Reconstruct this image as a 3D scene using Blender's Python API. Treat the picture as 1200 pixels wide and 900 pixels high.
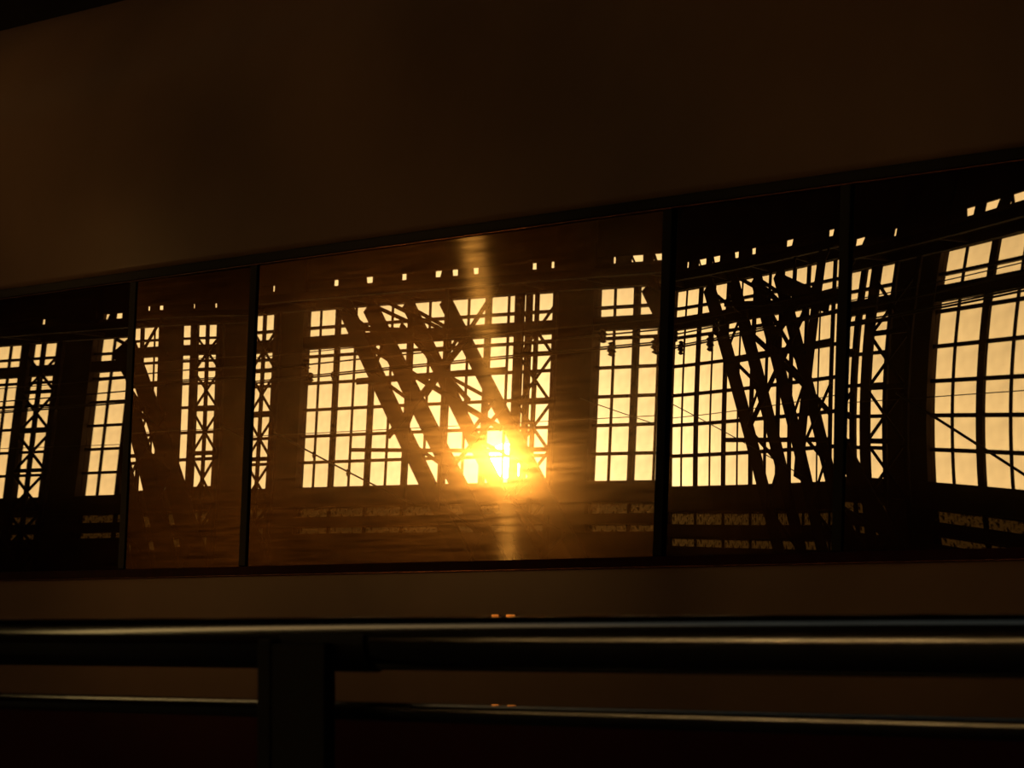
import bpy, bmesh, math, random
from mathutils import Vector, Matrix
random.seed(7)
scene = bpy.context.scene
for o in list(bpy.data.objects):
    bpy.data.objects.remove(o, do_unlink=True)
COL = scene.collection
R = math.radians

# ------------------------------------------------------------------ camera
CZ = 1.3                                     # eye height above the platform
YAW, PITCH = R(37.4758), R(3.6886)           # against the train's own direction
cam_d = bpy.data.cameras.new('camera')
cam_d.sensor_width = 36.0
cam_d.lens = 135.0
cam_d.clip_start = 0.05
cam_d.clip_end = 2000
cam_d.dof.use_dof = True
cam_d.dof.focus_distance = 24.0
cam_d.dof.aperture_fstop = 22.0
cam = bpy.data.objects.new('camera', cam_d)
COL.objects.link(cam)
cam.location = (0, -7.0, CZ)
fwd = Vector((-math.cos(YAW)*math.cos(PITCH), math.sin(YAW)*math.cos(PITCH), math.sin(PITCH)))
cam.rotation_euler = fwd.to_track_quat('-Z', 'Y').to_euler()
scene.camera = cam

# ------------------------------------------------------------------ sky and sun
SUN = Vector((-0.79273, -0.60171, 0.09759)).normalized()
world = bpy.data.worlds.new('sunset_sky')
scene.world = world
world.use_nodes = True
wn, wl = world.node_tree.nodes, world.node_tree.links
wn.clear()
w_out = wn.new('ShaderNodeOutputWorld')
w_bg = wn.new('ShaderNodeBackground')
w_tc = wn.new('ShaderNodeTexCoord')
w_sep = wn.new('ShaderNodeSeparateXYZ')
wl.new(w_tc.outputs['Generated'], w_sep.inputs[0])
w_el = wn.new('ShaderNodeValToRGB')          # colour of the sky by height above the horizon
els = w_el.color_ramp.elements
els[0].position = 0.0; els[0].color = (1.0, 0.57, 0.205, 1)
els[1].position = 1.0; els[1].color = (0.009, 0.014, 0.017, 1)
for p, c in ((0.12, (0.98, 0.605, 0.225, 1)), (0.28, (0.42, 0.24, 0.10, 1)), (0.5, (0.05, 0.045, 0.038, 1)), (0.8, (0.012, 0.016, 0.019, 1))):
    e = els.new(p); e.color = c
wl.new(w_sep.outputs['Z'], w_el.inputs[0])
w_dot = wn.new('ShaderNodeVectorMath'); w_dot.operation = 'DOT_PRODUCT'
w_dot.inputs[1].default_value = SUN
wl.new(w_tc.outputs['Generated'], w_dot.inputs[0])
def glow(power, gain):
    m = wn.new('ShaderNodeMath'); m.operation = 'MAXIMUM'; m.inputs[1].default_value = 0.0
    wl.new(w_dot.outputs['Value'], m.inputs[0])
    p = wn.new('ShaderNodeMath'); p.operation = 'POWER'; p.inputs[1].default_value = power
    wl.new(m.outputs[0], p.inputs[0])
    g = wn.new('ShaderNodeMath'); g.operation = 'MULTIPLY'; g.inputs[1].default_value = gain
    wl.new(p.outputs[0], g.inputs[0])
    return g
g1, g2 = glow(2600, 1.6), glow(160, 0.55)
w_add = wn.new('ShaderNodeMath'); w_add.operation = 'ADD'
wl.new(g1.outputs[0], w_add.inputs[0]); wl.new(g2.outputs[0], w_add.inputs[1])
w_gc = wn.new('ShaderNodeVectorMath'); w_gc.operation = 'SCALE'
w_gc.inputs[0].default_value = (1.0, 0.68, 0.32)
wl.new(w_add.outputs[0], w_gc.inputs['Scale'])
w_sum = wn.new('ShaderNodeVectorMath'); w_sum.operation = 'ADD'
wl.new(w_el.outputs[0], w_sum.inputs[0]); wl.new(w_gc.outputs[0], w_sum.inputs[1])
wl.new(w_sum.outputs[0], w_bg.inputs['Color'])
w_bg.inputs['Strength'].default_value = 1.9
wl.new(w_bg.outputs[0], w_out.inputs[0])

sun_d = bpy.data.lights.new('sun', 'SUN')
sun_d.energy = 0.36
sun_d.angle = R(0.53)
sun_d.color = (1.0, 0.50, 0.13)
sun = bpy.data.objects.new('sun', sun_d)
COL.objects.link(sun)
sun.location = SUN*200
sun.rotation_euler = SUN.to_track_quat('Z', 'Y').to_euler()

scene.view_settings.view_transform = 'Standard'
scene.view_settings.look = 'None'
scene.view_settings.exposure = 0.0
scene.view_settings.gamma = 1.0
scene.view_settings.use_curve_mapping = False

# ------------------------------------------------------------------ materials
def new_mat(name):
    m = bpy.data.materials.new(name); m.use_nodes = True
    m.node_tree.nodes.clear()
    return m, m.node_tree.nodes, m.node_tree.links
def noise(n, l, scale, detail=4, coord='Object', stretch=None, rough=0.55):
    tc = n.new('ShaderNodeTexCoord'); t = n.new('ShaderNodeTexNoise')
    t.inputs['Scale'].default_value = scale; t.inputs['Detail'].default_value = detail
    t.inputs['Roughness'].default_value = rough
    if stretch:
        mp = n.new('ShaderNodeMapping'); mp.inputs['Scale'].default_value = stretch
        l.new(tc.outputs[coord], mp.inputs[0]); l.new(mp.outputs[0], t.inputs['Vector'])
    else:
        l.new(tc.outputs[coord], t.inputs['Vector'])
    return t
def ramp(n, l, src, stops):
    r = n.new('ShaderNodeValToRGB')
    e = r.color_ramp.elements
    e[0].position, e[0].color = stops[0][0], (*stops[0][1], 1)
    e[1].position, e[1].color = stops[-1][0], (*stops[-1][1], 1)
    for p, c in stops[1:-1]:
        q = e.new(p); q.color = (*c, 1)
    l.new(src, r.inputs[0])
    return r
def pbr(name, col, rough=0.5, metal=0.0, var=0.25, scale=3.0, bump=0.0, bscale=40.0, stretch=None, spec=0.5, coat=0.0):
    m, n, l = new_mat(name)
    o = n.new('ShaderNodeOutputMaterial'); b = n.new('ShaderNodeBsdfPrincipled')
    t = noise(n, l, scale, 5, stretch=stretch)
    lo = tuple(c*(1-var) for c in col); hi = tuple(min(1, c*(1+var)) for c in col)
    r = ramp(n, l, t.outputs['Fac'], [(0.3, lo), (0.7, hi)])
    l.new(r.outputs[0], b.inputs['Base Color'])
    b.inputs['Roughness'].default_value = rough; b.inputs['Metallic'].default_value = metal
    b.inputs['Specular IOR Level'].default_value = spec
    b.inputs['Coat Weight'].default_value = coat; b.inputs['Coat Roughness'].default_value = 0.2
    if bump:
        t2 = noise(n, l, bscale, 3, stretch=stretch)
        bp = n.new('ShaderNodeBump'); bp.inputs['Strength'].default_value = bump; bp.inputs['Distance'].default_value = 0.002
        l.new(t2.outputs['Fac'], bp.inputs['Height']); l.new(bp.outputs[0], b.inputs['Normal'])
    l.new(b.outputs[0], o.inputs[0])
    return m
M = {}
M['coach'] = pbr('coach_paint', (0.38, 0.225, 0.125), 0.65, 0, 0.16, 1.0, 0.03, 60, spec=0.05, coat=0.07)
M['red'] = pbr('red_coach_paint', (0.07, 0.004, 0.003), 0.6, 0, 0.15, 2.0, spec=0.08)
M['rubber'] = pbr('black_window_rubber', (0.004, 0.003, 0.0025), 0.5, 0, 0.3, 20, 0.1, 120, spec=0.08)
M['seal'] = pbr('dark_red_seal', (0.05, 0.004, 0.003), 0.6, 0, 0.3, 15, 0.2, 90, spec=0.06)
M['lip'] = pbr('glint_lip_metal', (0.35, 0.12, 0.05), 0.22, 0.8, 0.8, 30, 0.6, 90)  # orange metal for the lip tubes added to catch sun glints
M['tube'] = pbr('polished_rail_tube', (0.52, 0.50, 0.46), 0.13, 1.0, 0.08, 6)
M['post'] = pbr('black_post_paint', (0.012, 0.011, 0.010), 0.5, 0, 0.2, 8, spec=0.3)
M['brass'] = pbr('polished_glint_plate', (0.75, 0.30, 0.07), 0.03, 1.0, 0.03, 10)  # orange metal for the added glint plates
M['steel'] = pbr('dark_painted_steel', (0.014, 0.009, 0.006), 0.7, 0, 0.35, 1.5, spec=0.08)
M['wall'] = pbr('soot_dark_masonry', (0.040, 0.026, 0.017), 0.85, 0, 0.35, 0.6, spec=0.1)
M['roof'] = pbr('dark_roof_boards', (0.03, 0.024, 0.02), 0.8, 0, 0.3, 0.8, spec=0.1)
M['floor'] = pbr('dark_platform_asphalt', (0.035, 0.031, 0.028), 0.75, 0, 0.3, 2.0, 0.3, 60, spec=0.2)
M['ballast'] = pbr('dark_ballast', (0.03, 0.026, 0.022), 0.9, 0, 0.5, 9, spec=0.1)
M['wire'] = pbr('black_wire', (0.012, 0.01, 0.008), 0.5, 0.3, 0.2, 4)
M['ceramic'] = pbr('dark_insulator_glaze', (0.02, 0.012, 0.008), 0.25, 0, 0.2, 6)

def pane_mat(name, trans, dirt_lo, dirt_hi, dirt_col):
    m, n, l = new_mat(name)
    o = n.new('ShaderNodeOutputMaterial')
    tr = n.new('ShaderNodeBsdfTransparent'); tr.inputs[0].default_value = (*trans, 1)
    df = n.new('ShaderNodeBsdfDiffuse'); df.inputs[0].default_value = (*dirt_col, 1)
    t = noise(n, l, 9.0, 6, 'Object', rough=0.75)
    r = ramp(n, l, t.outputs['Fac'], [(dirt_lo, (0.03,)*3), (dirt_hi, (0.95,)*3)])
    t2 = noise(n, l, 0.9, 2, 'Object')
    r2 = ramp(n, l, t2.outputs['Fac'], [(0.3, (0.0,)*3), (0.75, (0.22,)*3)])
    mx = n.new('ShaderNodeMath'); mx.operation = 'MAXIMUM'
    l.new(r.outputs[0], mx.inputs[0]); l.new(r2.outputs[0], mx.inputs[1])
    ms = n.new('ShaderNodeMixShader')
    l.new(mx.outputs[0], ms.inputs[0]); l.new(tr.outputs[0], ms.inputs[1]); l.new(df.outputs[0], ms.inputs[2])
    l.new(ms.outputs[0], o.inputs[0])
    return m
M['pane'] = pane_mat('dirty_station_glass', (0.96, 0.955, 0.94), 0.645, 0.69, (0.10, 0.05, 0.02))
M['pane_dim'] = pane_mat('sooty_lower_glass', (0.16, 0.13, 0.085), 0.50, 0.62, (0.05, 0.03, 0.015))
M['sky_pane'] = pane_mat('skylight_glass', (0.8, 0.85, 0.85), 0.62, 0.75, (0.06, 0.06, 0.05))

def mirror_glass(name, haze, streak):
    """dark coated train glass: sharp mirror image plus the haze of its dirt film"""
    m, n, l = new_mat(name)
    o = n.new('ShaderNodeOutputMaterial')
    base = n.new('ShaderNodeBsdfDiffuse'); base.inputs[0].default_value = (0.02, 0.014, 0.01, 1)
    g0 = n.new('ShaderNodeBsdfGlossy'); g0.inputs['Color'].default_value = (0.56, 0.545, 0.50, 1)
    g0.inputs['Roughness'].default_value = 0.0
    # wide and narrow film haze with the sun's orange bloom put into their colour, and the vertical wipe streak left by the wash brushes
    g1 = n.new('ShaderNodeBsdfGlossy'); g1.inputs['Roughness'].default_value = 0.19
    g1.inputs['Color'].default_value = (1.0, 0.45, 0.11, 1)
    g2 = n.new('ShaderNodeBsdfGlossy'); g2.inputs['Roughness'].default_value = 0.07
    g2.inputs['Color'].default_value = (1.0, 0.72, 0.36, 1)
    g3 = n.new('ShaderNodeBsdfGlossy'); g3.inputs['Roughness'].default_value = 0.12
    g3.inputs['Color'].default_value = (1.0, 0.8, 0.45, 1)
    g3.inputs['Anisotropy'].default_value = 0.93; g3.inputs['Rotation'].default_value = 0.25
    tg = n.new('ShaderNodeTangent'); tg.direction_type = 'RADIAL'; tg.axis = 'X'
    l.new(tg.outputs[0], g3.inputs['Tangent'])
    # film is uneven: fine nearly horizontal wipe marks
    t = noise(n, l, 3.0, 6, 'Object', stretch=(1.2, 1, 26), rough=0.7)
    r = ramp(n, l, t.outputs['Fac'], [(0.3, (0.2,)*3), (0.7, (1.0,)*3)])
    def k(v):
        q = n.new('ShaderNodeMath'); q.operation = 'MULTIPLY'; q.inputs[1].default_value = v
        l.new(r.outputs[0], q.inputs[0]); return q
    a = n.new('ShaderNodeMixShader'); a.inputs[0].default_value = 0.9
    l.new(base.outputs[0], a.inputs[1]); l.new(g0.outputs[0], a.inputs[2])
    b = n.new('ShaderNodeMixShader'); l.new(k(haze).outputs[0], b.inputs[0])
    l.new(a.outputs[0], b.inputs[1]); l.new(g1.outputs[0], b.inputs[2])
    c = n.new('ShaderNodeMixShader'); l.new(k(haze*2.2).outputs[0], c.inputs[0])
    l.new(b.outputs[0], c.inputs[1]); l.new(g2.outputs[0], c.inputs[2])
    d = n.new('ShaderNodeMixShader'); l.new(k(streak).outputs[0], d.inputs[0])
    l.new(c.outputs[0], d.inputs[1]); l.new(g3.outputs[0], d.inputs[2])
    l.new(d.outputs[0], o.inputs[0])
    return m
M['glass_clean'] = mirror_glass('train_glass_clean', 0.003, 0.002)
M['glass_hazy'] = mirror_glass('train_glass_filmy', 0.018, 0.015)
M['glass_mid'] = mirror_glass('train_glass_half_filmy', 0.013, 0.004)

# ------------------------------------------------------------------ mesh helpers
def tag(o, label=None, cat=None, group=None, kind=None):
    if label: o['label'] = label
    if cat: o['category'] = cat
    if group: o['group'] = group
    if kind: o['kind'] = kind
    return o
def link(name, me, mat, parent=None, loc=None):
    o = bpy.data.objects.new(name, me)
    COL.objects.link(o)
    if mat and not me.materials: me.materials.append(M[mat])
    if parent: o.parent = parent
    if loc is not None: o.location = loc
    return o
def empty(name, loc=(0, 0, 0)):
    o = bpy.data.objects.new(name, None); COL.objects.link(o); o.location = loc
    o.empty_display_size = 0.2
    return o
def finish(bm, name, smooth=False):
    bmesh.ops.recalc_face_normals(bm, faces=bm.faces)
    me = bpy.data.meshes.new(name); bm.to_mesh(me); bm.free()
    if smooth:
        for p in me.polygons: p.use_smooth = True
    return me
def box_me(x0, x1, y0, y1, z0, z1, bevel=0.0, name='box'):
    bm = bmesh.new()
    bmesh.ops.create_cube(bm, size=1.0)
    for v in bm.verts:
        v.co = Vector(((x0+x1)/2+v.co.x*(x1-x0), (y0+y1)/2+v.co.y*(y1-y0), (z0+z1)/2+v.co.z*(z1-z0)))
    if bevel:
        bmesh.ops.bevel(bm, geom=bm.edges[:], offset=bevel, segments=2, affect='EDGES', profile=0.5)
    return finish(bm, name)
def box(name, x0, x1, y0, y1, z0, z1, mat, parent=None, bevel=0.0):
    """box in the parent's own coordinates, origin at its centre of base"""
    c = ((x0+x1)/2, (y0+y1)/2, z0)
    return link(name, box_me(x0-c[0], x1-c[0], y0-c[1], y1-c[1], 0, z1-z0, bevel, name), mat, parent, c)
def bar_me(p, q, w, d, name='bar'):
    """rectangular bar from p to q, w wide in the x-z plane and d deep along y"""
    p, q = Vector(p), Vector(q)
    t = (q-p).normalized(); dep = Vector((0, 1, 0))
    s = t.cross(dep).normalized(); dep = s.cross(t).normalized()
    bm = bmesh.new(); vs = []
    for c in (p, q):
        for a, b in ((-1, -1), (1, -1), (1, 1), (-1, 1)):
            vs.append(bm.verts.new(c+s*a*w/2+dep*b*d/2))
    for f in ((0, 1, 2, 3), (7, 6, 5, 4), (0, 4, 5, 1), (1, 5, 6, 2), (2, 6, 7, 3), (3, 7, 4, 0)):
        bm.faces.new([vs[i] for i in f])
    return finish(bm, name)
def tube_me(pts, rad, seg=8, name='tube', caps=True, smooth=True):
    bm = bmesh.new(); rings = []
    for i, p in enumerate(pts):
        p = Vector(p)
        t = (Vector(pts[min(i+1, len(pts)-1)])-Vector(pts[max(i-1, 0)])).normalized()
        up = Vector((0, 0, 1)) if abs(t.z) < 0.9 else Vector((1, 0, 0))
        a = t.cross(up).normalized(); b = a.cross(t)
        rr = rad[i] if isinstance(rad, (list, tuple)) else rad
        rings.append([bm.verts.new(p+(a*math.cos(k*2*math.pi/seg)+b*math.sin(k*2*math.pi/seg))*rr) for k in range(seg)])
    for r0, r1 in zip(rings, rings[1:]):
        for k in range(seg):
            bm.faces.new((r0[k], r0[(k+1) % seg], r1[(k+1) % seg], r1[k]))
    if caps:
        bm.faces.new(rings[0][::-1]); bm.faces.new(rings[-1])
    return finish(bm, name, smooth)
def extrude_profile(prof, x0, x1, name, smooth=True, nx=1):
    """closed y-z outline pushed along x"""
    bm = bmesh.new(); rows = []
    for i in range(nx+1):
        x = x0+(x1-x0)*i/nx
        rows.append([bm.verts.new((x, y, z)) for y, z in prof])
    n = len(prof)
    for a, b in zip(rows, rows[1:]):
        for k in range(n):
            bm.faces.new((a[k], a[(k+1) % n], b[(k+1) % n], b[k]))
    bm.faces.new(rows[0][::-1]); bm.faces.new(rows[-1])
    me = finish(bm, name, smooth)
    return me
def oval(ry, rz, n=48):
    return [(math.cos(2*math.pi*i/n)*ry, math.sin(2*math.pi*i/n)*rz) for i in range(n)]
def copy_tree(o, parent=None):
    c = o.copy(); COL.objects.link(c); c.parent = parent
    for ch in list(o.children): copy_tree(ch, c)
    return c

# ------------------------------------------------------------------ the hall (all metres; +z from the platform)
X0, X1 = -150.0, 30.0
FY = -66.0                                    # the glazed long wall, behind the viewer, seen in the train's windows
HALL_TOP = 21.5
fl = box('floor', X0, X1, FY-0.6, -0.32, -1.6, 0.0, 'floor')
tag(fl, 'dark asphalt platform running along the train', 'floor', kind='structure')
tb = box('floor_trackbed', X0, X1, -0.32, 14.0, -1.9, -1.55, 'ballast')
tag(tb, 'dark ballast track bed under the train', 'floor', kind='structure')
wf = box('wall_front', X0, X1, 14.0, 14.5, -1.6, HALL_TOP, 'wall')
tag(wf, 'black far wall of the hall above the train roof', 'wall', kind='structure')
wle = box('wall_left', X0-0.5, X0, FY-0.6, 14.5, -1.6, HALL_TOP, 'wall')
tag(wle, 'dark end wall of the station hall at its far end', 'wall', kind='structure')
wri = box('wall_right', X1, X1+0.5, FY-0.6, 14.5, -1.6, HALL_TOP, 'wall')
tag(wri, 'dark end wall of the station hall behind the viewer', 'wall', kind='structure')
ce = empty('ceiling', (0, 0, HALL_TOP))
tag(ce, 'dark boarded hall roof with one long skylight', 'ceiling', kind='structure')
SKY0, SKY1 = -17.0, -9.0; SKIP = 0
box('roof_deck', X0-0.5, X1+0.5, FY-0.6, SKY0, 0, 0.4, 'roof', ce)
box('roof_deck', X0-0.5, X1+0.5, SKY1, 14.5, 0, 0.4, 'roof', ce)
for i in range(31-SKIP):
    x = X0+(i+SKIP)*6.0
    box('skylight_bar', x-0.08, x+0.08, SKY0, SKY1, 0, 0.25, 'steel', ce)
    if i < 30-SKIP: box('skylight_pane', x+0.08, x+5.92, SKY0, SKY1, 0.1, 0.14, 'sky_pane', ce)

# ------------------------------------------------------------------ the glazed wall
BAY = 15.4
CC = [-139.2+BAY*i for i in range(11)]         # centres of the masonry piers
SILL, TOP = 10.45+CZ, 16.6+CZ
ROWS = [10.45, 11.37, 12.29, 13.21, 14.13, 15.05]
BEAM = (15.30, 15.72)
wb = empty('wall_back', (0, FY, 0))
tag(wb, 'dark masonry wall below and above the glowing station glazing, mirrored in the windows', 'wall', kind='structure')
box('base_course', X0, X1, -0.35, 0.25, 0, 8.80+CZ, 'wall', wb)
box('string_course', X0, X1, -0.30, 0.20, 9.06+CZ, 9.40+CZ, 'wall', wb)
box('sill_course', X0, X1, -0.35, 0.30, 9.76+CZ, SILL, 'wall', wb)
box('lintel_course', X0, X1, -0.06, 0.06, TOP, 17.37+CZ, 'wall', wb)
box('upper_wall', X0, X1, -0.06, 0.06, 17.59+CZ, HALL_TOP, 'wall', wb)
pier0 = None
for x in CC:
    if pier0 is None:
        pier0 = box('pier', x-0.9, x+0.9, -0.16, 0.16, 0, HALL_TOP, 'wall', wb)
    else:
        p = pier0.copy(); COL.objects.link(p); p.location.x = x
for x0, x1 in ((X0, CC[0]-1.1), (CC[-1]+1.1, X1)):
    box('end_infill', x0, x1, -0.3, 0.2, 0, HALL_TOP, 'wall', wb)
# slit openings in the wall above the glazing: the masonry blocks between them
slots = [(-125.74, .14), (-122.6, .32), (-122.0, .30), (-114.4, .16), (-113.4, .30), (-111.0, .10), (-109.6, .12), (-105.85, .26), (-103.96, .42),
         (-102.0, .26), (-100.1, .42), (-99.28, .36), (-98.2, .34), (-95.2, .22), (-94.3, .16), (-91.35, .12), (-90.3, .55), (-89.29, .55),
         (-87.8, .36), (-86.5, .34), (-83.66, .55), (-80.4, .45), (-78.9, .10), (-76.05, .36), (-75.23, .52), (-74.4, .50)]
xs = X0
for sx, sw in slots+[(X1+1, 2.0)]:
    a, b = xs, min(sx-sw/2, X1)
    if b > a: box('slit_block', a, b, -0.02, 0.02, 17.37+CZ, 17.59+CZ, 'wall', wb)
    xs = sx+sw/2
for sx, sw in slots:                           # broken edges that make the slits uneven
    if sw > 0.3:
        s = random.choice((-1, 1))
        me = bar_me((sx+s*sw*0.5, 0, 17.59+CZ), (sx+s*sw*(0.5-random.uniform(.1, .3)), 0, 17.37+CZ), random.uniform(.06, .12), 0.03, 'chip')
        link('slit_block', me, 'wall', wb)

# one glazed bay, built once at the pier on its left and copied along the wall
GX0, GX1 = 0.9, BAY-0.9
THICK = [2.75+2.05*k for k in range(6)]
def build_bay(name, x):
    r = empty(name, (x, FY, SILL))
    z = lambda v: v+CZ-SILL
    edges = [GX0]
    for t in THICK: edges += [t-1.02, t]
    edges.append(GX1)
    for t in THICK:
        box('mullion', t-0.12, t+0.12, -0.05, 0.05, 0, z(16.6), 'steel', r)
        box('glazing_bar', t-1.02-0.035, t-1.02+0.035, -0.03, 0.03, 0, z(16.6), 'steel', r)
    for v in ROWS[1:]:
        box('transom', GX0, GX1, -0.04, 0.04, z(v)-0.05, z(v)+0.05, 'steel', r)
    box('transom', GX0, GX1, -0.09, 0.09, z(16.02)-0.04, z(16.02)+0.04, 'steel', r)
    box('girder', GX0, GX1, -0.10, 0.12, z(BEAM[0]), z(BEAM[1]), 'steel', r)
    levels = list(zip(ROWS[:-1], ROWS[1:]))+[(15.05, BEAM[0]), (BEAM[1], 16.02), (16.02, 16.6)]
    for a, b in zip(edges, edges[1:]):
        for lo, hi in levels:
            p = box('pane', a, b, -0.012, 0.012, z(lo), z(hi), 'pane', r)
    for a, b in zip(edges[::2], edges[2::2]+[GX1]):
        for lo, hi in ((8.80, 9.06), (9.40, 9.76)):
            box('sooty_pane', a+0.06, b-0.06, -0.012, 0.012, z(lo), z(hi), 'pane_dim', r)
            box('jamb', b-0.06, b+0.06, -0.04, 0.04, z(lo), z(hi), 'steel', r)
            box('jamb', a-0.06, a+0.06, -0.04, 0.04, z(lo), z(hi), 'steel', r)
    return r
bay_labels = ['glazed station bay mirrored at the far left edge of the leftmost window',
 'glazed station bay mirrored across the narrow second window',
 'glazed station bay with the setting sun, mirrored in the big middle window',
 'glazed station bay mirrored in the narrow window right of the sun',
 'glazed station bay mirrored at the right edge of the photo']
bay0 = build_bay('window_1', CC[0])
for i in range(10):
    b = bay0 if i == 0 else copy_tree(bay0)
    if i: b.name = 'window_%d' % (i+1)
    b.location = (CC[i], FY, SILL)
    if i < 5: tag(b, bay_labels[i], 'window', kind='structure')
    else: tag(b, 'glazed station bay of the long wall, beyond what the train windows mirror', 'window', 'bays beyond the mirrored ones', 'structure')

# ------------------------------------------------------------------ steelwork standing in front of the glazing
TY = -62.0
def truss(x, a_top, b_top, a_bot, b_bot, label, w=0.80):
    """inclined roof leg of two chords laced together; tops at 15.8, feet taken at 9.9"""
    r = empty('inclined_truss', (x+b_bot, TY, 0))
    ox = x+b_bot
    def at(t, bt, zz): return x+t+(bt-t)*(15.8-zz)/5.9-ox
    zt, zbm = (15.70 if w < 1 else 15.40), -CZ+.3
    for t, bt in ((a_top, a_bot), (b_top, b_bot)):
        link('chord', bar_me((at(t, bt, zt), 0, zt+CZ), (at(t, bt, zbm), 0, zbm+CZ), w*0.80, 0.10), 'steel', r)
    zz, k = 15.6, 0
    while zz > 1.0:
        z2 = zz-1.05
        p = (at(a_top, a_bot, zz), 0.1, zz+CZ); q = (at(b_top, b_bot, z2), 0.1, z2+CZ)
        if k % 2: p, q = (at(b_top, b_bot, zz), 0.1, zz+CZ), (at(a_top, a_bot, z2), 0.1, z2+CZ)
        link('lacing_bar', bar_me(p, q, 0.11, 0.05), 'steel', r)
        zz = z2; k += 1
    return tag(r, label, 'truss', 'inclined roof trusses')
def lattice(x, label):
    """slender braced column left of a pier"""
    r = empty('lattice_column', (x, TY-1.2, 0))
    for dx, w in ((-0.85, 0.40), (0.85, 0.18), (-0.02, 0.14)):
        box('column_leg', dx-w/2, dx+w/2, -0.04, 0.04, 0, 15.98+CZ, 'steel', r)
    zz = 0.4
    while zz < 15.98+CZ-1.5:
        link('brace', bar_me((-0.8, -0.04, zz), (0.8, -0.04, zz+1.5), 0.10, 0.03), 'steel', r)
        link('brace', bar_me((0.8, 0.04, zz), (-0.8, 0.04, zz+1.5), 0.10, 0.03), 'steel', r)
        box('batten', -0.85, 0.85, -0.03, 0.03, zz-0.07, zz+0.07, 'steel', r)
        zz += 1.5
    return tag(r, label, 'column', 'braced steel columns')
bayname = ['at the far left edge of the train', 'in the second, narrow window', 'left of the sun in the big middle window', 'in the narrow window right of the sun', 'at the right edge of the photo']
specs = {2: ((8.8, 10.1, 13.65, 15.15), (12.1, 14.0, 16.95, 19.0)),
         3: ((8.1, 9.8, 12.45, 14.1), (11.45, 13.05, 15.7, 17.5))}
for i in range(5):
    (a, b, c, d), (e, f, g, h) = specs.get(i, ((8.5, 9.95, 13.1, 14.6), (11.9, 13.4, 16.4, 18.1)))
    truss(CC[i], a, b, c, d, 'upper inclined truss leg mirrored '+bayname[i], 1.25 if i == 1 else 0.8)
    truss(CC[i], e, f, g, h, 'lower inclined truss leg mirrored '+bayname[i], 1.25 if i == 1 else 0.62 if i == 2 else 0.8)
    lattice(CC[i]+17.05+(1.4, 0.9, 0, .4, 0)[i], 'slender X-braced steel column mirrored '+bayname[i])
    # wind bracing tying the legs of this bay together
    r = empty('wind_brace', (CC[i]+13.5, TY+0.5, 0))
    z = lambda v: v+CZ
    def br(x0, z0, x1, z1, w): link('brace_bar', bar_me((x0-13.5, 0, z(z0)), (x1-13.5, 0, z(z1)), w, 0.05), 'steel', r)
    br(10.4, 13.20, 17.9, 13.30, 0.20); br(10.0, 14.9, 17.9, 14.4, 0.15)
    br(11.2, 14.2, 17.8, 11.5, 0.18); br(12.2, 11.4, 15.9, 14.3, 0.22); br(11.0, 15.6, 14.8, 14.4, 0.12)
    br(11.2, 15.85, 14.6, 14.7, 0.12); br(13.2, 15.6, 13.2, 9.0, 0.14); br(14.9, 15.9, 14.9, 9.0, 0.16)
    br(10.2, 11.0, 18.0, 10.8, 0.12); br(12.6, 14.9, 16.2, 12.4, 0.16)
    br(14.0, 12.6, 17.4, 15.9, 0.14); br(15.6, 10.4, 17.9, 12.2, 0.12)
    if i == 3:
        br(16.95, 15.9, 15.6, 9.9, 0.60); br(14.1, 15.2, 17.6, 14.3, 0.5); br(13.4, 13.6, 15.9, 14.9, 0.34)
    tag(r, 'thin crossing wind braces mirrored '+bayname[i], 'brace', 'wind bracing of the hall')

eg = empty('eaves_girder', (-100, TY-.6, 16.0+CZ))
for a, b in ((-.8, -.62), (.62, .8)): box('girder_flange', -45, 75, a, b, 0, .25, 'steel', eg)
for i in range(41): box('girder_web', -45+i*3-.05, -45+i*3+.05, -.62, .62, .05, .2, 'steel', eg)
tag(eg, 'dark horizontal girder carrying the truss heads just above the mirrored glazing', 'girder')
sh = box('added_dark_panel', -113.2, -111.35, FY+0.20, FY+0.24, SILL+.02, TOP-.02, 'steel')  # dark sheet added to block the glow in this strip of glazing
tag(sh, 'added dark shutter over the glazing, mirrored in the narrow second window', 'panel')

# ------------------------------------------------------------------ overhead wires with insulators
WY = -45.0; WI = [0]
def wire(x0, z0, x1, z1, sag, rad, label, beads=()):
    r = empty('overhead_wire', (x0-.33*WI[0], WY-.25*WI[0], z0+CZ)); WI[0] += 1
    n = 24; pts = []
    for i in range(n+1):
        t = i/n
        pts.append(((x1-x0)*t, 0, (z1-z0)*t-sag*4*t*(1-t)))
    link('cable', tube_me(pts, rad, 6), 'wire', r)
    for t, s in beads:
        px = (x1-x0)*t; pz = (z1-z0)*t-sag*4*t*(1-t)
        prof = [(-.16, .03), (-.13, .09), (-.09, .05), (-.05, .11), (0, .06), (.05, .11), (.09, .05), (.13, .09), (.16, .03)]
        link('insulator', tube_me([(px, 0, pz-0.02+a*s) for a, _ in prof], [b*s for _, b in prof], 10), 'ceramic', r)
    return tag(r, label, 'wire', 'overhead line wires')
wire(-100, 9.60, -45, 10.9, .12, .022, 'overhead wire with insulators just above mid glazing, lower of the pair', [(.43, .9), (.448, .7), (.635, 1.0), (.662, 1.3)])
wire(-100, 9.70, -45, 11.0, .12, .018, 'overhead wire running a hand above the lower insulator wire')
wire(-100, 10.02, -45, 11.3, .10, .02, 'upper overhead wire with round insulators across the glazing', [(.425, 1.0), (.63, 1.0), (.668, 1.2)])
wire(-100, 10.50, -45, 11.5, .10, .012, 'thin topmost overhead wire near the glazing girder')
wire(-100, 9.05, -45, 9.35, .35, .010, 'thin slack wire across the middle of the glazing')
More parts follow.
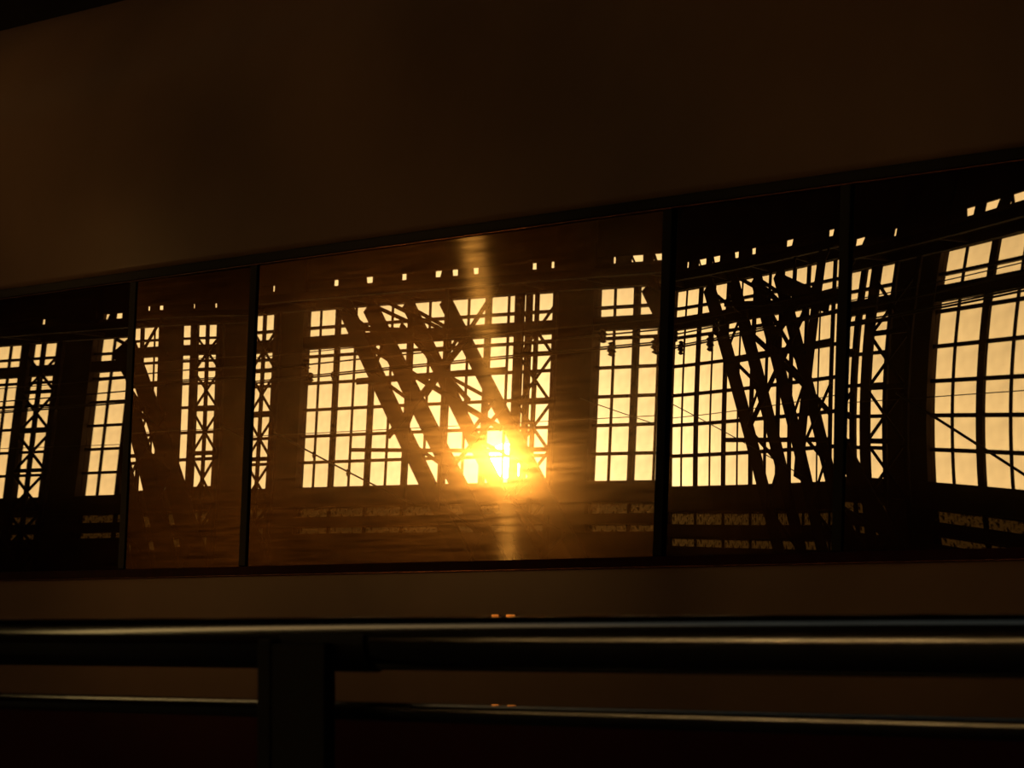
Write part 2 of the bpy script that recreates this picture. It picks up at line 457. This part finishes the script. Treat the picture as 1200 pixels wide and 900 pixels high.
wire(-78, 8.95, -72, 7.0, .02, .022, 'slanting stay wire at lower left of the big middle window', [(.3, .5), (.55, .6)])
wire(-66, 9.50, -58, 7.6, .06, .012, 'slanting stay wire crossing the narrow window right of the sun')
wire(-55.2, 9.35, -51.5, 7.7, .0, .03, 'slanting stay wire at the right edge of the photo')

# ------------------------------------------------------------------ the train
TAU = R(2.45661)
TT = math.tan(TAU)
MX = [-16.387, -15.63, -13.49, -11.353, -10.597, -8.453, -7.696, -5.555, -4.8, -2.66]
ZB, ZT = 0.188, 1.247
TX0, TX1 = -26.0, 2.5
train = empty('railway_coach', (-9.2, 0.6, -1.55))
tag(train, 'dark passenger coach whose window band mirrors the station and the setting sun', 'train')
TO = Vector((-9.2, 0.6, -1.55))
def tlink(name, me, mat, parent=None, loc=(0, 0, CZ)):
    o = link(name, me, mat, parent or train)
    o.location = Vector(loc)-TO if parent is None else Vector(loc)
    return o
skin = lambda z: z*TT                           # y of the leaning side at height z (from eye level)
# side above the windows, bending over into the roof
prof = [(skin(ZT), ZT)]
py_, pz_, ang, ds = skin(ZT), ZT, TAU, 0.025
arc = 0.0
while ang < R(84):
    arc += ds
    ang = TAU+R(84)*max(0.0, (arc-0.10)/1.26)**2.4          # the bend tightens steadily towards the roof
    py_ += math.sin(ang)*ds; pz_ += math.cos(ang)*ds
    prof.append((py_, pz_))
ROOF_Z = pz_
prof += [(1.4, ROOF_Z+.05), (1.4, ROOF_Z-.01)]
for y, z in reversed(prof[:-2]):
    prof.append((y+0.05, z-(0.04 if z > 2.0 else 0)))
up = tlink('upper_side_and_roof', extrude_profile(prof, TX0, TX1, 'upper', True), 'coach')
up['label'] = 'plain painted body side above the windows curving into the roof'
# side below the windows
lo = tlink('lower_side', extrude_profile([(skin(ZB), ZB), (skin(-.262), -.262), (skin(-.262)+.05, -.262), (skin(ZB)+.05, ZB)], TX0, TX1, 'lower', False), 'coach')
lo['label'] = 'plain painted body side below the window band'
rd = tlink('red_skirt', extrude_profile([(skin(-.262)+.006, -.265), (-.014, -.6), (0.0, -1.3), (.10, -1.75), (.2, -2.0), (.25, -2.0), (.15, -1.7), (.06, -1.3), (.05, -.6), (.06, -.265)], TX0, TX1, 'skirt', False), 'red')
rd['label'] = 'very dark red lower band of the coach'
bk = tlink('inner_wall', box_me(TX0, TX1, 1.35, 1.42, -1.9, ROOF_Z-.02), 'post')
# glass panes: real, very slightly bent sheets
WARP = {1: (-.0012, -.0009, -.001, .0008, .001), 0: (0, 0, -.001, 0, .0015),
        2: (0.000671, -0.001708, -0.003745, 0.0003111, 0.003313),
        3: (0.001482, -0.001842, -0.009492, -0.009104, -0.001897, -0.004117, -0.001189, -0.0004816, 0.002593),
        4: (-0.001197, -0.0008789, 0.001472, -0.001201, -0.001433, -0.0002746, 0.0003008, -0.0001712, 0.0001371),
        5: (-0.002081, 0.000201, -0.003683, 0.004155, -0.001617, 0.003061, -0.01144, 3.223e-05, -0.004496),
        6: (-0.003475, 0.009406, 0.001283, 0.002242, 0.002242, 0.01059, 0.005908, 0.001233, 0.00258),
        7: (.001, -.002, -.002, .001, .002), 8: (.0005, .001, .001, -.001, .001)}
VC = (ZB+ZT)/2/math.cos(TAU)
def height(c, u, v):
    deg = 2 if len(c) == 5 else 3
    h, k = 0.0, 0
    for i in range(deg+1):
        for j in range(deg+1-i):
            if i+j == 0: continue
            h += c[k]*u**i*v**j; k += 1
    return h
pane_lab = {2: 'big leftmost dark mirror pane', 3: 'narrow brownish mirror pane between the two left mullions', 4: 'big hazy mirror pane holding the sun',
            5: 'narrow mirror pane right of the sun with bent lines', 6: 'big rightmost dark mirror pane'}
hv = (ZT-ZB)/2/math.cos(TAU)
for k in range(9):
    hw = (MX[k+1]-MX[k])/2
    nu, nv = (64 if hw > .6 else 32), 40
    bm = bmesh.new(); g = []; gb = []
    c = WARP[k]
    for i in range(nu+1):
        row = []; rb = []
        for j in range(nv+1):
            u = -hw+2*hw*i/nu; v = -hv+2*hv*j/nv
            h = height(c, u, v)
            row.append(bm.verts.new((u, -h, v)))
        g.append(row)
    for i in range(nu):
        for j in range(nv):
            bm.faces.new((g[i][j], g[i+1][j], g[i+1][j+1], g[i][j+1]))
    # back sheet and rim give the glass its thickness
    back = [bm.verts.new((su*hw, 0.03, sv*hv)) for su, sv in ((-1, -1), (1, -1), (1, 1), (-1, 1))]
    bm.faces.new(back[::-1])
    me = bpy.data.meshes.new('window_pane'); bm.to_mesh(me); bm.free()
    for p in me.polygons: p.use_smooth = len(p.vertices) == 4 and p.area < 0.05
    o = link('window_pane', me, 'glass_hazy' if k == 4 else 'glass_mid' if k == 3 else 'glass_clean', train)
    o.location = Vector(((MX[k]+MX[k+1])/2, VC*math.sin(TAU), VC*math.cos(TAU)+CZ))-TO
    o.rotation_euler = (-TAU, 0, 0)
    if k in pane_lab: o['label'] = pane_lab[k]
    # glints along the glazing seals come from lip tubes added further down
# rubber strips of the band
def strip(name, x0, x1, z0, z1, mat, proud=0.010, bevel=0.003):
    me = box_me(x0, x1, -proud, 0.012, 0, (z1-z0)/math.cos(TAU), bevel)
    o = link(name, me, mat, train)
    o.location = Vector((0, skin(z0), z0+CZ))-TO
    o.rotation_euler = (-TAU, 0, 0)
    return o
s = strip('top_rubber', MX[0], MX[-1], ZT-.030, ZT+.003, 'rubber'); s['label'] = 'black rubber strip along the top of the window band'
s = strip('bottom_seal', MX[0], MX[-1], ZB-.003, ZB+.026, 'seal'); s['label'] = 'dark red glazing seal along the bottom of the window band'
for nm, z, yo in (('bottom_glint_lip', ZB-.004, -.009), ('top_glint_lip', ZT-.032, -.007)):
    o = tlink(nm, tube_me([(MX[0], 0, 0), (MX[-1], 0, 0)], .0028, 16), 'lip', loc=(0, skin(z)+yo, z+CZ))  # thin tubes added along both seals only to catch sun glints
for x in MX:
    strip('window_mullion', x-.021, x+.021, ZB+.026, ZT-.030, 'rubber', 0.008)
# small polished plates added for the orange glints, tipped up to mirror the glazing
for px, z, w, t in ((-9.205, .044, .036, .050), (-9.128, .044, .044, .050), (-9.189, -.224, .036, .068), (-9.108, -.224, .044, .068)):
    o = link('glint_plate', box_me(-w/2, w/2, -.006, .004, -.007, .007, .001), 'brass', train)
    o.location = Vector((px, skin(z)-.004, z+CZ))-TO
    o.rotation_euler = (-TAU-t, 0, 0)
    o['label'] = 'small shiny orange plate added as a glint'
# underframe, so that the coach stands on its rails
box('underframe', TX0+9.2, TX1+9.2, -.1, .7, .9, 1.1, 'post', train)
for bx in (-20.5, -3.5):
    for dx in (-1.2, 1.2):
        w = link('wheel', tube_me([(0, -.06, 0), (0, .06, 0)], .45, 24, smooth=False), 'post', train)
        w.location = (bx+dx+9.2, .1, .45)

# ------------------------------------------------------------------ the platform railing in front
RY = -4.0
rail = empty('platform_railing', (-4.3, RY, 0))
tag(rail, 'polished tube railing on the platform in front of the train', 'railing')
RO = Vector((-4.3, RY, 0))
def rl(name, me, mat, loc):
    o = link(name, me, mat, rail); o.location = Vector(loc)-RO; return o
RZ = CZ-0.016
rl('top_rail', extrude_profile(oval(.021, .0355, 96), -12, 6, 'top_rail'), 'tube', (0, RY, RZ))['label'] = 'thick polished handrail tube'
rl('lower_rail', extrude_profile(oval(.0045, .0125, 64), -12, 6, 'lower_rail'), 'tube', (0, RY, CZ-0.107))['label'] = 'thin lower rail tube'
for x in (-4.342, -9.3, 0.9):
    rl('post', box_me(-.064, .064, -.01, .01, 0, RZ-.0, .003), 'post', (x, RY-.03, 0))
    rl('post_flange', box_me(-.016, .016, -.012, .012, 0, RZ+.006, .003), 'post', (x-.08, RY-.03, 0))
    # saddle that hugs the lower half of the tube
    prof = []
    for i in range(17):
        a = R(-200+i*(190/16)); prof.append((math.cos(a)*.025, math.sin(a)*.0385))
    for i in range(16, -1, -1):
        a = R(-200+i*(190/16)); prof.append((math.cos(a)*.0215, math.sin(a)*.0358))
    me = extrude_profile(prof, -.10, .10, 'saddle', False)
    rl('saddle_clamp', me, 'post', (x+.032, RY, RZ))
    rl('foot_plate', box_me(-.12, .12, -.09, .07, 0, .012, .002), 'post', (x, RY-.04, 0))
